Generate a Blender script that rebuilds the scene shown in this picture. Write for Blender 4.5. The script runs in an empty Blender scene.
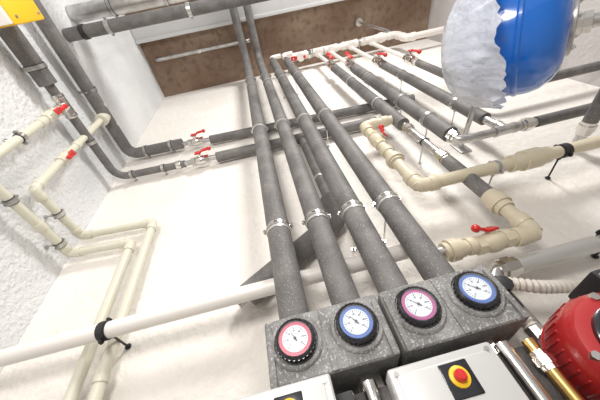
import bpy, bmesh, math, random
from mathutils import Vector, Matrix, noise
random.seed(4)
V=Vector
SC=bpy.context.scene
COL=SC.collection
# ------------------------------------------------------------------ materials
def mat(name,col,rough=.5,metal=0,bump=None,speck=None,vary=None,coat=0,trans=0,alpha=1):
    m=bpy.data.materials.new(name);m.use_nodes=True;nt=m.node_tree
    b=nt.nodes['Principled BSDF'];N=nt.nodes.new;Lk=nt.links.new
    b.inputs['Base Color'].default_value=(*col,1);b.inputs['Roughness'].default_value=rough
    b.inputs['Metallic'].default_value=metal
    b.inputs['Coat Weight'].default_value=coat
    b.inputs['Transmission Weight'].default_value=trans
    b.inputs['Alpha'].default_value=alpha
    tc=N('ShaderNodeTexCoord')
    last=None
    if vary:
        col2,sc,lo,hi=vary
        n=N('ShaderNodeTexNoise');n.inputs['Scale'].default_value=sc;n.inputs['Detail'].default_value=5
        Lk(tc.outputs['Object'],n.inputs['Vector'])
        r=N('ShaderNodeMapRange');r.inputs[1].default_value=lo;r.inputs[2].default_value=hi
        Lk(n.outputs[0],r.inputs[0])
        mx=N('ShaderNodeMix');mx.data_type='RGBA';mx.inputs[6].default_value=(*col,1);mx.inputs[7].default_value=(*col2,1)
        Lk(r.outputs[0],mx.inputs[0]);Lk(mx.outputs[2],b.inputs['Base Color']);last=mx
    if speck:
        col3,sc,lo,hi=speck
        n=N('ShaderNodeTexNoise');n.inputs['Scale'].default_value=sc;n.inputs['Detail'].default_value=2
        Lk(tc.outputs['Object'],n.inputs['Vector'])
        r=N('ShaderNodeMapRange');r.inputs[1].default_value=lo;r.inputs[2].default_value=hi
        Lk(n.outputs[0],r.inputs[0])
        mx=N('ShaderNodeMix');mx.data_type='RGBA';mx.inputs[6].default_value=(*col,1);mx.inputs[7].default_value=(*col3,1)
        if last: Lk(last.outputs[2],mx.inputs[6])
        Lk(r.outputs[0],mx.inputs[0]);Lk(mx.outputs[2],b.inputs['Base Color'])
    if bump:
        sc,st,di=bump
        n=N('ShaderNodeTexNoise');n.inputs['Scale'].default_value=sc;n.inputs['Detail'].default_value=6
        Lk(tc.outputs['Object'],n.inputs['Vector'])
        bp=N('ShaderNodeBump');bp.inputs['Strength'].default_value=st;bp.inputs['Distance'].default_value=di
        Lk(n.outputs[0],bp.inputs['Height']);Lk(bp.outputs[0],b.inputs['Normal'])
    return m
M={}
M['plaster']=mat('plaster',(.86,.825,.78),.85,bump=(26,.7,.016),vary=((.78,.735,.68),2.2,.4,.7))
M['plaster_rough']=mat('plaster_rough',(.78,.79,.80),.9,bump=(60,.9,.014),vary=((.68,.69,.71),3,.4,.7))
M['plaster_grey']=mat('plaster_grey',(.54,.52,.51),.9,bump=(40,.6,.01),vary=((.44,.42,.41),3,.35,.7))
M['raw_ceiling']=mat('raw_ceiling',(.22,.145,.10),.9,bump=(10,.9,.04),vary=((.36,.27,.20),2.5,.40,.75),speck=((.14,.085,.06),16,.5,.85))
M['floor']=mat('floor_concrete',(.4,.39,.37),.8,bump=(30,.3,.01))
M['beam']=mat('beam_grey',(.60,.60,.60),.5,bump=(20,.2,.01))
M['ins']=mat('foam_insulation',(.125,.119,.116),.60,bump=(300,.35,.002),vary=((.185,.176,.170),14,.4,.65),speck=((.38,.36,.35),260,.60,.74))
M['insd']=mat('foam_insulation_dark',(.085,.080,.08),.8,bump=(300,.35,.002),vary=((.13,.12,.12),12,.4,.65),speck=((.28,.26,.26),330,.60,.72))
M['epp']=mat('epp_foam',(.18,.178,.173),.65,bump=(240,.6,.002),vary=((.28,.275,.27),25,.4,.65),speck=((.50,.49,.48),230,.56,.70))
M['cream']=mat('cream_ppr',(.64,.575,.43),.35)
M['ivory']=mat('ivory_ppr',(.66,.64,.53),.35)
M['white']=mat('white_pipe',(.83,.79,.75),.35)
M['steel']=mat('galvanised_steel',(.62,.61,.60),.32,metal=.9,vary=((.45,.44,.43),20,.4,.65))
M['nickel']=mat('nickel',(.72,.70,.67),.2,metal=1)
M['brass']=mat('brass',(.70,.48,.18),.28,metal=1)
M['red']=mat('red_plastic',(.62,.02,.02),.35,coat=.3)
M['pumpred']=mat('pump_red',(.42,.018,.02),.35,coat=.5)
M['black']=mat('black_rubber',(.02,.02,.022),.5)
M['blackg']=mat('black_gloss',(.015,.015,.02),.2,coat=.5)
M['blue']=mat('tank_blue',(.006,.15,.62),.18,coat=.7)
M['tape']=mat('joint_tape',(.6,.6,.58),.35,metal=.5)
M['wrap']=mat('plastic_wrap',(.80,.84,.92),.2,bump=(9,.9,.05),coat=.5,alpha=.78)
M['panel']=mat('panel_silver',(.60,.60,.59),.35,metal=.25)
M['yellow']=mat('yellow_paint',(.9,.55,.02),.4)
M['dial']=mat('dial_white',(.70,.76,.83),.3)
M['ringred']=mat('ring_red',(.56,.03,.10),.35)
M['ringblue']=mat('ring_blue',(.02,.12,.45),.35)
M['ringviolet']=mat('ring_violet',(.40,.05,.24),.35)
M['hose']=mat('hose_plastic',(.66,.62,.56),.4)
M['glass']=mat('gauge_glass',(1,1,1),.05,alpha=.06)
# ------------------------------------------------------------------ builder
class B:
    def __init__(s): s.bm=bmesh.new(); s.mats=[]
    def mi(s,m):
        if m not in s.mats: s.mats.append(m)
        return s.mats.index(m)
    def ringloop(s,c,u,v,r,seg): return [s.bm.verts.new(c+u*(r*math.cos(2*math.pi*i/seg))+v*(r*math.sin(2*math.pi*i/seg))) for i in range(seg)]
    def skin(s,a,b,k):
        n=len(a)
        for i in range(n):
            f=s.bm.faces.new((a[i],a[(i+1)%n],b[(i+1)%n],b[i]));f.material_index=k;f.smooth=True
    def cap(s,a,k):
        f=s.bm.faces.new(a);f.material_index=k
    def lathe(s,o,ax,prof,m,seg=28,ph=0):
        o=V(o);ax=V(ax).normalized();k=s.mi(m)
        u=ax.orthogonal().normalized()
        if abs(ax.z)<.9: u=ax.cross(V((0,0,1))).normalized()
        else: u=V((1,0,0));u=(u-u.dot(ax)*ax).normalized()
        w=ax.cross(u)
        u,w=u*math.cos(ph)+w*math.sin(ph),w*math.cos(ph)-u*math.sin(ph)
        prev=None;first=None
        for t,r in prof:
            L=s.ringloop(o+ax*t,u,w,max(r,1e-4),seg)
            if prev: s.skin(prev,L,k)
            else: first=L
            prev=L
        s.cap(list(reversed(first)),k);s.cap(prev,k)
    def cyl(s,p0,p1,r,m,seg=24,r2=None):
        p0=V(p0);p1=V(p1);s.lathe(p0,p1-p0,[(0,r),((p1-p0).length,r if r2 is None else r2)],m,seg)
    def tube(s,pts,r,m,fr=.06,seg=24,n=7):
        P=[V(p) for p in pts];path=[P[0]]
        for i in range(1,len(P)-1):
            a=(P[i-1]-P[i]);b=(P[i+1]-P[i]);la,lb=a.length,b.length;a.normalize();b.normalize()
            ang=a.angle(b)
            if ang>3.1: path.append(P[i]);continue
            d=min(fr/math.tan(ang/2),la*.49,lb*.49)
            s0=P[i]+a*d;s1=P[i]+b*d
            rr=d*math.tan(ang/2);cen=P[i]+(a+b).normalized()*(rr/math.sin(ang/2))
            v0=s0-cen;v1=s1-cen
            tot=v0.angle(v1)
            for j in range(n+1):
                t=j/n
                path.append(cen+(v0*math.sin((1-t)*tot)+v1*math.sin(t*tot))/math.sin(tot))
        path.append(P[-1]);k=s.mi(m)
        T=[]
        for i in range(len(path)):
            a=path[max(i-1,0)];b=path[min(i+1,len(path)-1)];T.append((b-a).normalized())
        u=T[0].orthogonal().normalized();prev=None
        for i,p in enumerate(path):
            u=(u-u.dot(T[i])*T[i]).normalized();w=T[i].cross(u)
            rr=r(i/(len(path)-1)) if callable(r) else r
            L=s.ringloop(p,u,w,rr,seg)
            if prev: s.skin(prev,L,k)
            else: s.cap(list(reversed(L)),k)
            prev=L
        s.cap(prev,k)
    def box(s,lo,hi,m,bev=0,rot=None,seg=2):
        lo=V(lo);hi=V(hi);c=(lo+hi)/2;d=hi-lo;k=s.mi(m)
        mtx=Matrix.Translation(c)@(rot.to_4x4() if rot else Matrix.Identity(4))@Matrix.Diagonal((*d,1))
        tmp=bmesh.new();bmesh.ops.create_cube(tmp,size=1,matrix=mtx)
        if bev: bmesh.ops.bevel(tmp,geom=list(tmp.edges),offset=bev,segments=seg,affect='EDGES',profile=.6)
        mp={v:s.bm.verts.new(v.co) for v in tmp.verts}
        for f in tmp.faces:
            nf=s.bm.faces.new([mp[v] for v in f.verts]);nf.material_index=k;nf.smooth=bool(bev)
        tmp.free()
    def sph(s,c,r,m,seg=16,sc=(1,1,1)):
        k=s.mi(m);tmp=bmesh.new();bmesh.ops.create_uvsphere(tmp,u_segments=seg,v_segments=seg//2,radius=r)
        mp={v:s.bm.verts.new(V((v.co.x*sc[0],v.co.y*sc[1],v.co.z*sc[2]))+V(c)) for v in tmp.verts}
        for f in tmp.faces:
            nf=s.bm.faces.new([mp[v] for v in f.verts]);nf.material_index=k;nf.smooth=True
        tmp.free()
    def done(s,name,parent=None,ang=35):
        me=bpy.data.meshes.new(name);s.bm.normal_update();s.bm.to_mesh(me);s.bm.free()
        for m in s.mats: me.materials.append(M[m])
        me.set_sharp_from_angle(angle=math.radians(ang))
        o=bpy.data.objects.new(name,me);COL.objects.link(o)
        if parent: o.parent=parent
        return o
    # fittings
    def socket(s,p,ax,r,m,L=.035,k=1.22):
        s.lathe(V(p)-V(ax).normalized()*L/2,ax,[(0,r*1.02),(0,r*k*.97),(.003,r*k),(L-.003,r*k),(L,r*k*.97),(L,r*1.02)],m)
    def ppr(s,pts,r,m,k=1.24):
        P=[V(p) for p in pts]
        for a,b in zip(P,P[1:]): s.cyl(a,b,r,m)
        for i in range(1,len(P)-1):
            a=(P[i-1]-P[i]).normalized();b=(P[i+1]-P[i]).normalized();e=r*2.3
            s.tube([P[i]+a*e,P[i],P[i]+b*e],r*1.15,m,fr=r*1.3)
            for d in (a,b): s.socket(P[i]+d*e,d,r,m,L=r*1.3,k=k+.04)
    def tee(s,p,ax,br,r,m,k=1.2):
        p=V(p);ax=V(ax).normalized();br=V(br).normalized();e=r*2.3
        s.cyl(p-ax*e,p+ax*e,r*k,m);s.cyl(p,p+br*e,r*k,m)
        for q,d in((p-ax*e,ax),(p+ax*e,ax),(p+br*e,br)): s.socket(q,d,r,m,L=r*.9,k=k+.1)
    def band(s,p,ax,r,m,L=.014,e=.003):
        s.lathe(V(p)-V(ax).normalized()*L/2,ax,[(0,r*.98),(0,r+e),(L,r+e),(L,r*.98)],m)
    def union(s,p,ax,r,m,L=.06):
        p=V(p);ax=V(ax).normalized()
        s.lathe(p-ax*L/2,ax,[(0,r*1.05),(.0,r*1.3),(L*.25,r*1.3),(L*.25,r*1.6),(L*.7,r*1.6),(L*.7,r*1.35),(L,r*1.35),(L,r*1.05)],m,seg=8 if m in('nickel','steel','brass') else 24)
    def clamp(s,p,ax,r,wall,dist,rubber='black',metal='steel',side=None,L=.018,lug=.009):
        p=V(p);ax=V(ax).normalized();wall=V(wall).normalized()
        s.band(p,ax,r,rubber,L=L+.006,e=.003);s.band(p,ax,r+.002,metal,L=L,e=.0025)
        sd=wall.cross(ax).normalized()
        for q in(1,-1):
            c=p+sd*q*(r+lug)
            for h in(-.003,.003):
                cc=c+wall*h
                s.lathe(cc-wall*.001,wall,[(0,lug*.75),(.002,lug*.75)],metal,seg=10)
            s.cyl(c-wall*.009,c+wall*.008,.0025,metal,8);s.lathe(c-wall*.010,wall,[(0,.0045),(.004,.0045)],metal,6)
        s.lathe(p+wall*(r+.004),wall,[(0,.008),(.010,.008)],metal,6)
        s.cyl(p+wall*r,p+wall*(dist-.003),.0035,metal,10)
        s.lathe(p+wall*(dist-.006),wall,[(0,.010),(.003,.010)],metal,12)
def valve(name,p,ax,out,r,body='nickel',ends=None,flip=1,lev=.075,st=2.5):
    s=B();p=V(p);ax=V(ax).normalized();out=V(out).normalized();e=ends or body
    s.lathe(p-ax*r*2.6,ax,[(0,r*1.02),(0,r*1.35),(r*1.1,r*1.35)],e,8)
    s.lathe(p+ax*r*1.5,ax,[(0,r*1.35),(r*1.1,r*1.35),(r*1.1,r*1.02)],e,8)
    s.lathe(p-ax*r*1.6,ax,[(0,r*1.1),(r*.4,r*1.25),(r*1.0,r*1.45),(r*1.6,r*1.52),(r*2.2,r*1.45),(r*2.8,r*1.25),(r*3.2,r*1.1)],body,20)
    s.cyl(p+out*r,p+out*r*(st-.2),r*.5,body,12);s.lathe(p+out*r*(st-.5),out,[(0,r*.75),(r*.3,r*.75)],body,6)
    sd=ax.cross(out)
    h=p+out*r*st
    rot=Matrix((ax*flip,sd*flip,out)).transposed()
    def rb(a,b,bev=.002):
        lo=V(a);hi=V(b);c=(lo+hi)/2;d=(hi-lo)/2
        cc=h+rot@c
        s.box(cc-d,cc+d,'red',bev,rot=rot)
    rb((-r*.9,-r*.75,-.003),(r*.9,r*.75,.005))
    s.cyl(h-out*.004,h+out*.009,.006,'nickel',6)
    pth=[h+rot@V(q) for q in((r*.6,0,.0),(r*1.4,0,.010),(lev,0,.013))]
    for a,b_ in zip(pth,pth[1:]):
        d=(b_-a);L=d.length;d.normalize()
        sdd=(sd-sd.dot(d)*d).normalized()
        r2=Matrix((d,sdd,d.cross(sdd))).transposed();c=(a+b_)/2
        hw=V((L/2+.002,r*.55,.0045));s.box(c-hw,c+hw,'red',.002,rot=r2)
    s.sph(pth[-1],r*.62,'red',12)
    return s.done(name)
def box_obj(name,lo,hi,m):
    s=B();s.box(lo,hi,m);return s.done(name)
X_=V((1,0,0));Y_=V((0,1,0));Z_=V((0,0,1))
# ------------------------------------------------------------------ room
CZ=3.95
box_obj('wall_back',(-1.16,0,0),(2.2,.1,CZ),'plaster')
box_obj('wall_left',(-1.16,-3.2,0),(-1.06,0,CZ),'plaster_rough')
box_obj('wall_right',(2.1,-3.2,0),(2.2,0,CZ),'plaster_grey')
box_obj('ceiling',(-1.16,-3.2,CZ),(2.2,.1,CZ+.1),'raw_ceiling')
box_obj('floor',(-1.16,-3.2,-.1),(2.2,.1,0),'floor')
s=B()
s.box((-1.055,-.74,3.87),(2.095,-.55,CZ-.002),'beam',.004)
s.box((-1.055,-.58,3.85),(2.095,-.55,3.87),'beam',.002)
s.done('ceiling_beam')
s=B();s.box((-1.055,-1.25,3.85),(2.095,-.98,CZ-.01),'steel',.01)
for x in(-.6,.2,1.0,1.8): s.box((x-.02,-1.27,3.84),(x+.02,-.96,CZ-.002),'steel',.004)
s.done('ventilation_duct')
s=B();s.tube([(-.95,-.38,CZ-.002),(-.95,-.38,3.88),(.02,-.38,3.88)],.018,'steel',fr=.03);s.socket((-.5,-.38,3.88),X_,.018,'nickel');s.socket((.02,-.38,3.88),X_,.018,'nickel')
s.done('ceiling_conduit')
s=B();s.cyl((1.25,-.32,3.2),(1.25,-.32,CZ-.002),.012,'steel');s.lathe((1.25,-.32,3.92),Z_,[(0,.04),(.02,.04)],'steel');s.done('threaded_hanger_rod')
# ------------------------------------------------------------------ main risers
PX=[-.05,.083,.208,.332];YP=-.21;RP=.0385
tops=[3.80,3.80,3.50,3.40]
for i,x in enumerate(PX):
    s=B()
    if i<2: s.tube([(x,YP,.905),(x,YP,tops[i]-.03),(x,-2.2,tops[i]-.03)],RP if i==0 else .037,'ins',fr=.1)
    else:
        s.cyl((x,YP,.905),(x,YP,tops[i]),RP,'ins')
        s.tube([(x,YP,tops[i]),(x,YP,3.70),(x+.10,YP,3.70)],.022,'white',fr=.04)
        s.socket((x,YP,tops[i]+.05),Z_,.022,'nickel',L=.08)
    for z in(1.22,2.02,2.85): s.band((x,YP,z),Z_,RP,'tape',L=.010,e=.0015)
    for z in(1.235,2.035,3.05): s.clamp((x,YP,z),Z_,RP,Y_,.21,rubber='tape',metal='nickel',L=.009,lug=.007)
    s.done('insulated_riser_pipe')
# ------------------------------------------------------------------ long white pipe
s=B();ZW=1.085
s.cyl((-1.055,-.125,ZW),(.36,-.125,ZW),.0245,'white');s.socket((.36,-.125,ZW),X_,.0245,'cream',L=.03)
s.clamp((-.655+.03,-.125,ZW),X_,.0245,Y_,.125,L=.02,metal='black')
s.done('plastic_water_pipe')
# ------------------------------------------------------------------ horizontal insulated headers + left wall part
s=B()
s.tube([(-.995,-2.2,2.19),(-.995,-.62,2.19)],.040,'ins')
s.tube([(-.995,-.62,2.19),(-.995,-.05,2.19),(-.56,-.05,2.16)],.022,'ins',fr=.07)
s.cyl((-.56,-.05,2.16),(-.36,-.05,2.155),.016,'steel')
s.tube([(-.36,-.045,2.155),(.68,-.045,2.13)],.032,'ins')
for p,a in(((-.995,-.70,2.19),Y_),((-.995,-1.1,2.19),Y_)): s.clamp(p,a,.040,-X_,.065)
s.clamp((-.995,-.30,2.19),Y_,.022,-X_,.065)
s.clamp((-.90,-.05,2.184),X_,.022,Y_,.05);s.clamp((-.70,-.05,2.17),X_,.022,Y_,.05)
s.socket((-.60,-.05,2.163),X_,.022,'nickel',L=.03)
for x in(-.05,.42): s.band((x,-.045,2.148),X_,.032,'tape')
s.tee((-.995,-.51,2.19),Y_,-Z_,.022,'nickel')
s.done('insulated_header_pipe')
s=B()
s.tube([(-.995,-2.2,2.50),(-.995,-.055,2.48),(-.62,-.055,2.46)],.036,'ins',fr=.06)
s.cyl((-.62,-.05,2.46),(-.42,-.045,2.44),.016,'steel')
s.tube([(-.42,-.042,2.44),(1.05,-.042,2.34)],.030,'ins')
for y in(-1.25,-.5): s.clamp((-.995,y,2.49),Y_,.036,-X_,.065)
s.clamp((-.88,-.055,2.474),X_,.036,Y_,.055);s.clamp((-.70,-.055,2.465),X_,.036,Y_,.055)
s.tee((-.995,-.34,2.487),Y_,-Z_,.028,'ivory')
s.done('insulated_header_pipe')
valve('ball_valve',(-.52,-.048,2.45),X_,-Y_,.021)
valve('ball_valve',(-.46,-.05,2.157),X_,-Y_,.021)
# left wall ivory pipes
RI=.0172;XL=-1.0
s=B()
s.ppr([(XL,-1.1,1.57),(XL,-.05,1.57),(-.72,-.05,1.545),(-.72,-.05,.0)],RI,'ivory')
s.tee((XL,-.51,1.57),Y_,Z_,RI,'ivory')
s.cyl((XL,-.51,1.57),(XL,-.51,2.15),RI,'ivory');s.socket((XL,-.51,1.98),Z_,RI,'ivory')
s.clamp((XL,-.51,1.82),Z_,RI,-X_,.06)
s.clamp((XL,-.37,1.57),Y_,RI,-X_,.06);s.clamp((XL,-.12,1.57),Y_,RI,-X_,.06)
s.socket((XL,-.23,1.57),Y_,RI,'ivory')
s.done('plastic_supply_pipe')
s=B()
s.ppr([(XL,-.34,2.42),(XL,-.34,1.68),(XL,-.05,1.68),(-.645,-.05,1.65),(-.645,-.05,.0)],RI,'ivory')
s.socket((XL,-.34,2.08),Z_,RI,'ivory')
s.clamp((XL,-.20,1.68),Y_,RI,-X_,.06)
s.socket((-.645,-.05,.98),Z_,RI,'ivory',L=.02)
s.done('plastic_supply_pipe')
valve('ball_valve',(XL,-.51,2.06),Z_,V((1,-.3,0)),.018,'ivory',flip=1,lev=.055)
valve('ball_valve',(XL,-.34,1.95),Z_,V((1,-.3,0)),.018,'ivory',flip=-1,lev=.055)
# ------------------------------------------------------------------ diagonal insulated branch behind risers
s=B()
s.tube([(-.205,-.052,1.125),(.19,-.052,1.37),(.19,-.052,1.50)],.042,'ins',fr=.07)
s.cyl((.19,-.045,1.48),(.19,-.045,2.10),.024,'ins')
s.cyl((-.24,-.052,1.103),(-.205,-.052,1.125),.018,'steel')
s.band((0.19,-.045,1.68),Z_,.024,'tape')
s.done('insulated_branch_pipe')
# ------------------------------------------------------------------ right hand verticals
YR=-.13
s=B()
s.cyl((.72,YR,1.86),(.72,YR,3.12),.036,'ins')
s.cyl((.72,YR,1.45),(.72,YR,1.90),.018,'steel');s.cyl((.72,YR,3.1),(.72,YR,3.74),.018,'white')
s.cyl((.72,YR,1.22),(.72,YR,1.47),.027,'ins')
s.union((.72,YR,1.50),Z_,.018,'nickel');s.union((.72,YR,1.80),Z_,.018,'nickel')
s.union((.72,YR,1.18),Z_,.023,'cream',L=.08)
s.ppr([(.72,YR,1.22),(.72,YR,1.025),(.43,YR,1.045)],.023,'cream')
s.socket((.52,YR,1.04),X_,.023,'cream',L=.03);s.union((.46,YR,1.043),X_,.022,'cream')
s.cyl((.37,YR,1.050),(.43,YR,1.045),.018,'steel')
s.clamp((.72,YR,1.66),Z_,.018,Y_,.13)
for z in(2.2,2.7): s.band((.72,YR,z),Z_,.036,'tape')
s.done('insulated_drop_pipe')
valve('ball_valve',(.585,YR,1.034),X_,V((0,-.75,.6)),.0215,'cream',flip=-1,lev=.042,st=1.9)
s=B()
s.cyl((.86,YR,1.66),(.86,YR,3.0),.040,'ins');s.tube([(.86,YR,1.68),(.86,YR,1.59),(1.00,YR,1.59)],.02,'steel',fr=.04)
s.cyl((.86,YR,2.98),(.86,YR,3.74),.018,'white')
s.union((.86,YR,1.64),Z_,.02,'nickel')
for z in(1.85,2.15,2.7): s.clamp((.86,YR,z),Z_,.040,Y_,.13,rubber='tape')
s.done('insulated_drop_pipe')
s=B()
s.cyl((1.09,YR,1.72),(1.09,YR,2.92),.033,'ins');s.cyl((1.09,YR,1.59),(1.09,YR,1.75),.02,'steel')
s.cyl((1.09,YR,2.9),(1.09,YR,3.74),.018,'white')
s.tube([(1.0,YR,1.59),(2.09,YR,1.59)],.02,'steel');s.tee((1.09,YR,1.59),X_,Z_,.02,'steel')
s.union((1.2,YR,1.59),X_,.02,'nickel');s.cyl((1.25,YR,1.59),(2.0,YR,1.59),.026,'ins')
for z in(1.95,2.6): s.clamp((1.09,YR,z),Z_,.033,Y_,.13,rubber='tape')
s.done('insulated_drop_pipe')
s=B()
s.cyl((1.32,YR,2.75),(1.32,YR,3.74),.018,'white');s.tube([(1.32,YR,2.78),(1.32,YR,2.0),(2.09,YR,2.0)],.028,'ins',fr=.08)
s.clamp((1.32,YR,2.3),Z_,.028,Y_,.13,rubber='tape')
s.done('insulated_drop_pipe')
for x,z in((.72,3.22),(.86,3.1),(1.09,3.02),(1.32,2.9)): valve('ball_valve',(x,YR,z),Z_,-Y_,.028,flip=-1 if x>1 else 1,lev=.12)
# top white manifold
s=B()
s.ppr([(.36,-.15,3.80),(1.62,-.15,3.80),(1.62,-.15,3.55),(2.08,-.15,3.55)],.032,'white')
for x in(.52,.72,.86,1.09,1.32): s.tee((x,-.15,3.80),X_,-Z_,.032,'white')
s.union((1.45,-.15,3.80),X_,.032,'white',L=.1);s.union((.63,-.15,3.80),X_,.032,'nickel',L=.08)
for x in(.44,1.2): s.clamp((x,-.15,3.80),X_,.032,Y_,.15)
s.done('plastic_manifold_pipe')
valve('ball_valve',(.44,-.15,3.80),X_,-Z_,.028,'white',lev=.12)
# ------------------------------------------------------------------ cream circuit
s=B()
s.ppr([(.68,-.14,1.925),(.52,-.14,1.925),(.52,-.14,1.345),(2.09,-.14,1.335)],.025,'cream')
s.socket((.52,-.14,1.63),Z_,.025,'cream');s.socket((.64,-.14,1.925),X_,.025,'cream')
s.union((.52,-.14,1.55),Z_,.025,'cream',L=.05)
s.lathe((.90,-.14,1.341),X_,[(0,.026),(0,.034),(.05,.034),(.05,.041),(.12,.041),(.12,.034),(.16,.034),(.16,.026)],'cream')
s.clamp((1.13,-.14,1.34),X_,.025,Y_,.14,L=.03,metal='black');s.clamp((.84,-.14,1.342),X_,.025,Y_,.14,rubber='tape',L=.012)
s.done('plastic_heating_pipe')
valve('ball_valve',(.52,-.14,1.75),Z_,V((.75,-.65,0)),.0235,'cream',flip=1,lev=.052,st=2.0)
# lower right metal pipe
s=B()
s.tube([(.525,-.085,0),(.525,-.085,.965),(2.09,-.085,.965)],.021,'steel',fr=.05)
s.cyl((.62,-.085,.965),(.88,-.085,.965),.025,'tape')
s.union((.59,-.085,.965),X_,.021,'nickel')
s.clamp((.93,-.085,.965),X_,.023,Y_,.085,L=.03,metal='black')
s.cyl((1.0,-.085,.965),(2.0,-.085,.965),.028,'tape')
s.done('steel_return_pipe')
# ------------------------------------------------------------------ overhead pipes (left top)
s=B()
s.tube([(-1.055,-.77,2.74),(2.09,-.77,2.74)],.036,'ins')
for x in(-.80,-.3,.5): s.clamp((x,-.77,2.74),X_,.036,Z_,CZ-2.75,rubber='tape')
s.socket((-.95,-.77,2.74),X_,.036,'black',L=.03,k=1.15)
s.done('insulated_overhead_pipe')
s=B()
s.tube([(-1.055,-.86,2.95),(-.2,-.86,2.95),(-.2,-2.5,2.95)],.05,'steel',fr=.12)
for x in(-.8,-.45): s.clamp((x,-.86,2.95),X_,.05,Z_,CZ-2.96)
s.done('steel_overhead_pipe')
# yellow box on stand-off bracket
s=B()
s.box((-.92,-.985,1.99),(-.83,-.86,2.20),'yellow',.01);s.box((-.918,-.98,1.97),(-.835,-.865,1.99),'white',.004)
for y in(-.96,-.885): s.lathe((-.83,y,2.02),X_,[(0,.006),(.004,.006)],'steel',6);s.lathe((-.83,y,2.17),X_,[(0,.006),(.004,.006)],'steel',6)
s.box((-1.057,-.94,2.03),(-.92,-.91,2.06),'steel',.003)
s.lathe((-.875,-.92,1.945),Z_,[(0,.010),(.03,.014)],'black',12)
s.done('electrical_junction_box')
# ------------------------------------------------------------------ pump stations
def text(body,loc,size,parent,m='blackg',rotz=0):
    c=bpy.data.curves.new('numeral','FONT');c.body=body;c.size=size;c.align_x='CENTER';c.align_y='CENTER';c.extrude=.0002
    o=bpy.data.objects.new('numeral',c);COL.objects.link(o);c.materials.append(M[m])
    o.location=loc;o.rotation_euler=(math.pi/2,rotz,0);o.parent=parent
GS=.92
def gauge(parent,x,z,y,ring,temp):
    s=B();o=V((x,y,z));a=-Y_
    s.lathe(o-a*.02,a,[(0,.038*GS),(.016,.0385*GS),(.018,.0425*GS),(.032,.0435*GS),(.036,.0425*GS),(.038,.039*GS),(.036,.036*GS),(.033,.0355*GS),(.033,.0)],'blackg',48)
    for i in range(28):
        t=2*math.pi*i/28;c=o+a*.006+V((math.cos(t),0,math.sin(t)))*.0428*GS
        s.cyl(c-a*.006,c+a*.008,.0020,'blackg',6)
    s.lathe(o+a*.0132,a,[(0,.0355*GS),(.0006,.0355*GS)],ring,48)
    s.lathe(o+a*.0139,a,[(0,.0280*GS),(.0006,.0280*GS)],'dial',48)
    f=o+a*.0147
    for i in range(25):
        t=math.radians(225-270*i/24);d=V((math.cos(t),0,math.sin(t)));L=.006 if i%4==0 else .0035
        n=V((-d.z,0,d.x));w=.0006 if i%4==0 else .00035
        p0=f+d*(.0242-L);p1=f+d*.0242;k=s.mi('blackg')
        vs=[s.bm.verts.new(q) for q in(p0-n*w,p1-n*w,p1+n*w,p0+n*w)];fc=s.bm.faces.new(vs);fc.material_index=k
    t=math.radians(225-270*temp/120);d=V((math.cos(t),0,math.sin(t)));n=V((-d.z,0,d.x));k=s.mi('black')
    f2=o+a*.0155
    vs=[s.bm.verts.new(q) for q in(f2-d*.007-n*.0014,f2+d*.021,f2-d*.007+n*.0014)];fc=s.bm.faces.new(vs);fc.material_index=k
    s.lathe(f,a,[(0,.0028),(.002,.0028),(.0025,.002)],'black',16)
    s.lathe(o+a*.0180,a,[(0,.0362*GS),(.0006,.0362*GS)],'glass',48)
    ob=s.done('thermometer',parent)
    for i in range(7):
        t=math.radians(225-270*i/6);d=V((math.cos(t),0,math.sin(t)))
        text(str(i*20),f+d*.0150+a*.0003,.0046,parent)
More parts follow.
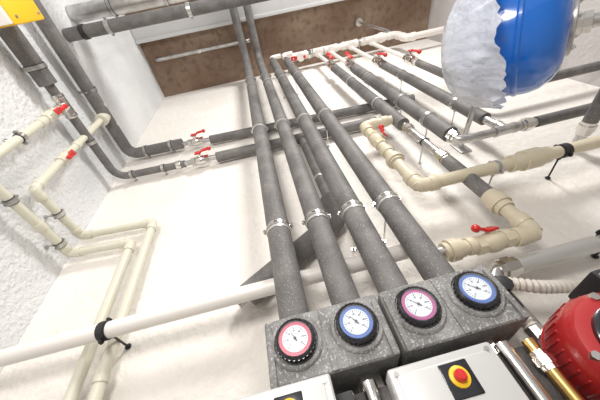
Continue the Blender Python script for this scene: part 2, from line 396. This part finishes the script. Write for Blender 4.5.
def pump_group(x0,x1,rings,temps,panel,pz,side):
    e=bpy.data.objects.new('pump_station',None);COL.objects.link(e)
    s=B();z0,z1=.765,.892;yf=-.290;xm=(x0+x1)/2
    gx=[xm-.063,xm+.063]
    s.box((x0,yf,z0),(x1,-.10,z1),'epp',.008,seg=3)
    for g_ in gx:
        s.lathe((g_,yf+.005,.836),-Y_,[(0,.055),(.007,.054),(.010,.051),(.010,.045),(.004,.043)],'epp',40)
        s.cyl((g_,-.21,z1-.01),(g_,-.21,z1+.012),.047,'epp',32)
    s.box((x0+.004,yf-.006,z0-.001),(x0+.016,-.11,z1-.015),'epp',.003);s.box((x1-.016,yf-.006,z0-.001),(x1-.004,-.11,z1-.015),'epp',.003)
    s.box((xm-.006,yf-.003,z0+.002),(xm+.006,yf+.01,z1-.004),'epp',.002)
    s.done('insulation_shell_top',e)
    s=B();s.box((x0+.006,-.255,.30),(x1-.006,-.10,.735),'insd',.008)
    s.box((xm-.018,-.285,.34),(xm+.018,-.25,.735),'black',.004)
    s.done('insulation_shell_body',e)
    s=B()
    for g_ in gx:
        s.cyl((g_,-.20,.0),(g_,-.20,.31),.02,'steel');s.cyl((g_,-.20,.73),(g_,-.20,.767),.03,'nickel',8)
        s.union((g_,-.20,.26),Z_,.02,'brass')
    gx2=x1-.03 if side>0 else x1-.02
    s.tube([(gx2,-.275,.40),(gx2,-.275,.735)],.011,'brass' if side>0 else 'nickel');s.union((gx2,-.275,.70),Z_,.011,'nickel',L=.03)
    s.tube([(x1-.075,-.27,.40),(x1-.075,-.27,.742)],.014,'nickel')
    s.done('connection_pipes',e)
    a,b_=panel
    s=B()
    s.box((a,-.345,pz-.24),(b_,-.292,pz),'panel',.006,seg=3)
    s.box((a+.012,-.347,pz-.22),(b_-.012,-.340,pz-.012),'panel',.002)
    dx=(a+b_)/2+.012;dz=pz-.036
    s.box((dx-.023,-.3485,dz-.026),(dx+.023,-.346,dz+.021),'blackg',.002)
    s.lathe((dx,-.348,dz),-Y_,[(0,.015),(.003,.015),(.004,.0135)],'yellow',32)
    s.lathe((dx,-.351,dz),-Y_,[(0,.0095),(.008,.0085),(.010,.0065)],'red',24)
    s.box((dx-.002,-.363,dz-.007),(dx+.002,-.359,dz+.007),'red',.0008)
    s.box((dx-.04,-.3485,pz-.13),(dx+.04,-.3465,pz-.10),'blackg',.001)
    for q in(a+.012,b_-.012): s.lathe((q,-.346,pz-.010),-Y_,[(0,.004),(.002,.004)],'steel',8)
    s.done('controller',e)
    for g_,rg,tp in zip(gx,rings,temps): gauge(e,g_,.836,yf-.002,rg,tp)
    return e
pump_group(-.112,.139,['ringred','ringblue'],[48,44],(-.17,.0),.752,-1)
pump_group(.146,.397,['ringviolet','ringblue'],[40,38],(.09,.267),.733,1)
s=B()
s.box((.402,-.24,.80),(.440,-.16,.885),'black',.008);s.lathe((.423,-.245,.85),-Y_,[(0,.018),(.02,.018),(.022,.012)],'black',8)
s.box((.41,-.16,.82),(.43,-.002,.86),'steel',.003)
s.done('wall_bracket')
# corrugated hose
s=B()
def crr(t): return .0155+.0022*math.sin(t*2*math.pi*34)
ctrl=[V((.480,-.145,.787)),V((.475,-.145,.865)),V((.51,-.145,.895)),V((.58,-.14,.870)),V((.66,-.12,.860)),V((.80,-.06,.865)),V((.86,-.003,.865))]
def cr(P,t):
    n=len(P)-1;i=min(int(t*n),n-1);u=t*n-i
    p0=P[max(i-1,0)];p1=P[i];p2=P[i+1];p3=P[min(i+2,n)]
    return .5*((2*p1)+(-p0+p2)*u+(2*p0-5*p1+4*p2-p3)*u*u+(-p0+3*p1-3*p2+p3)*u**3)
pts=[cr(ctrl,i/280) for i in range(281)]
k=s.mi('hose');prev=None;u=X_.copy()
for i,p in enumerate(pts):
    T=(pts[min(i+1,280)]-pts[max(i-1,0)]).normalized();u=(u-u.dot(T)*T).normalized();w=T.cross(u)
    L=s.ringloop(p,u,w,crr(i/280),16)
    if prev: s.skin(prev,L,k)
    else: s.cap(list(reversed(L)),k)
    prev=L
s.cap(prev,k)
s.done('corrugated_hose')
# ------------------------------------------------------------------ red circulation pump
s=B();pc=V((.490,-.255,.682));ax=V((-.12,-1,-.05)).normalized();Q=1.16
s.lathe(pc-ax*.05,ax,[(0,.05),(.0,.074*Q),(.006,.077*Q),(.03,.078*Q),(.034,.075*Q),(.040,.075*Q),(.044,.078*Q),(.10,.077*Q),(.122,.073*Q),(.134,.066*Q),(.138,.054*Q),(.138,0)],'pumpred',72)
s.lathe(pc+ax*.086,ax,[(0,.050*Q),(.010,.049*Q),(.013,.044*Q),(.012,.0)],'blackg',48)
s.lathe(pc+ax*.097,ax,[(0,.036*Q),(.003,.035*Q),(.003,0)],'blackg',40)
s.lathe(pc+ax*.099,ax,[(0,.015),(.006,.014),(.008,.010),(.008,0)],'nickel',20)
u=ax.orthogonal().normalized();w=ax.cross(u)
for i in range(36):
    t=2*math.pi*i/36;d=u*math.cos(t)+w*math.sin(t)
    rot=Matrix((d,ax,d.cross(ax))).transposed()
    c=pc+d*(.0765*Q)+ax*.022;hw=V((.0028,.026,.0018));s.box(c-hw,c+hw,'pumpred',.0008,rot=rot)
for i in range(4):
    t=2*math.pi*(i+.5)/4;c=pc+(u*math.cos(t)+w*math.sin(t))*.064*Q
    s.lathe(c+ax*.078,ax,[(0,.007),(.012,.007)],'nickel',6)
s.lathe(pc-ax*.075,ax,[(0,.05),(.008,.060),(.02,.060),(.026,.05)],'pumpred',32)
s.cyl((pc.x+.01,-.19,0),(pc.x+.01,-.19,pc.z+.05),.026,'pumpred')
for z in(-.11,-.13): s.lathe((pc.x+.01,-.19,pc.z+z),Z_,[(0,.042),(.014,.042)],'pumpred',6)
s.cyl((pc.x-.010,-.145,pc.z+.05),(pc.x-.010,-.145,pc.z+.103),.020,'nickel',8)
s.cyl((pc.x-.010,-.19,pc.z+.045),(pc.x-.010,-.145,pc.z+.065),.018,'pumpred',12)
s.box(pc+V((.06,-.06,.05)),pc+V((.16,.04,.125)),'black',.008)
s.box(pc+V((.065,-.066,.06)),pc+V((.155,-.058,.115)),'panel',.004)
s.done('circulation_pump')
# ------------------------------------------------------------------ expansion tank
tc=V((.950,-.55,1.54));ax=V((.67,-.2,-.66)).normalized();K=1.06
tank=bpy.data.objects.new('expansion_tank',None);COL.objects.link(tank)
s=B()
prof=[(-.20,0),(-.198,.05),(-.185,.105),(-.155,.150),(-.11,.178),(-.06,.187),(-.005,.188),(.0,.192),(.008,.192),(.012,.188),(.04,.185),(.070,.174),(.098,.150),(.115,.122),(.120,.095),(.122,.0)]
s.lathe(tc,ax,[(a*K,b*K) for a,b in prof],'blue',64)
s.done('vessel',tank)
s=B()
s.lathe(tc+ax*.117,ax,[(0,.088),(.012,.092),(.02,.092),(.023,.087),(.023,.0)],'steel',48)
u=ax.orthogonal().normalized();w=ax.cross(u)
for i in range(8):
    t=2*math.pi*i/8;c=tc+ax*.139+(u*math.cos(t)+w*math.sin(t))*.071
    s.lathe(c,ax,[(0,.009),(.008,.009)],'nickel',6);s.cyl(c,c+ax*.014,.0045,'nickel',8)
s.lathe(tc+ax*.139,ax,[(0,.028),(.02,.028),(.02,.034),(.04,.034),(.04,.02)],'nickel',8)
p0=tc+ax*.166
s.tube([p0,p0+ax*.15,V((1.39,-.52,1.47)),V((1.39,-.003,1.47))],.021,'steel',fr=.05)
for y in(-.36,-.12): s.union((1.39,y,1.47),Y_,.021,'nickel')
s.cyl((1.39,-.33,1.47),(1.39,-.15,1.47),.027,'ins',24)
s.done('flange_and_pipe',tank)
s=B();s.cyl((.975,-.44,1.67),(.975,-.004,1.70),.012,'steel');s.box((.945,-.008,1.65),(1.005,-.002,1.75),'steel',.002);s.done('wall_support',tank)
s=B();k=s.mi('wrap');prev=None
seg=120;base=[(-.225,.0),(-.225,.04),(-.215,.10),(-.19,.145),(-.15,.176),(-.115,.197),(-.095,.203),(-.08,.205),(-.068,.206),(-.055,.207),(-.042,.209),(-.030,.212)]
for j,(t,r) in enumerate(base):
    L=[]
    for i in range(seg):
        a=2*math.pi*i/seg;d=u*math.cos(a)+w*math.sin(a)
        f=min(1,r/.2)
        nn=noise.noise(V((math.cos(a)*5,math.sin(a)*5,t*9)))*.010+noise.noise(V((math.cos(a)*14,math.sin(a)*14,t*14)))*.008
        tt=t*K
        if j>=6: tt+= (j-5)*.013*noise.noise(V((math.cos(a)*2.2,math.sin(a)*2.2,3)))+(j-5)*.005*noise.noise(V((math.cos(a)*9,math.sin(a)*9,7)))
        sag=max(0,-d.z)*.014*f
        if j>=8: sag+=max(0,-d.y*.3-d.z)*.010*(j-7)
        L.append(s.bm.verts.new(tc+ax*tt+d*(max(r*K,1e-3)+nn*f+.004+sag)))
    if prev: s.skin(prev,L,k)
    else: s.cap(list(reversed(L)),k)
    prev=L
o=s.done('plastic_wrap',tank,ang=180)
# ------------------------------------------------------------------ lights
def area(name,loc,tgt,size,power,col=(1,1,1)):
    l=bpy.data.lights.new(name,'AREA');l.energy=power;l.size=size;l.color=col
    o=bpy.data.objects.new(name,l);COL.objects.link(o);o.location=loc
    o.rotation_euler=(V(tgt)-V(loc)).to_track_quat('-Z','Y').to_euler()
area('added_high_fill',(1.2,-2.2,3.4),(0,0,1.4),.6,78,(1,.98,.95))  # added area light, high behind the camera, brightens the back wall; no real fixture
area('added_warm_fill',(-.3,-1.9,1.2),(-.1,-.1,1.9),.5,22,(1,.95,.90))  # unseen warm fill, added to give the back wall its glow
w_=bpy.data.worlds.new('world');SC.world=w_;w_.use_nodes=True
w_.node_tree.nodes['Background'].inputs[0].default_value=(1,.985,.97,1);w_.node_tree.nodes['Background'].inputs[1].default_value=.62
# ------------------------------------------------------------------ camera
Xc=V((.969,.242,-.0497)).normalized();Zc=V((-67.7,216,-267));Zc=(Zc-Zc.dot(Xc)*Xc).normalized();Yc=Zc.cross(Xc)
cd=bpy.data.cameras.new('camera');cam=bpy.data.objects.new('camera',cd);COL.objects.link(cam)
cam.matrix_world=Matrix.Translation(V((0,-.85,.6)))@Matrix((Xc,Yc,Zc)).to_4x4()
cd.lens=16.02;cd.clip_start=.01;SC.camera=cam
SC.view_settings.view_transform='Standard'
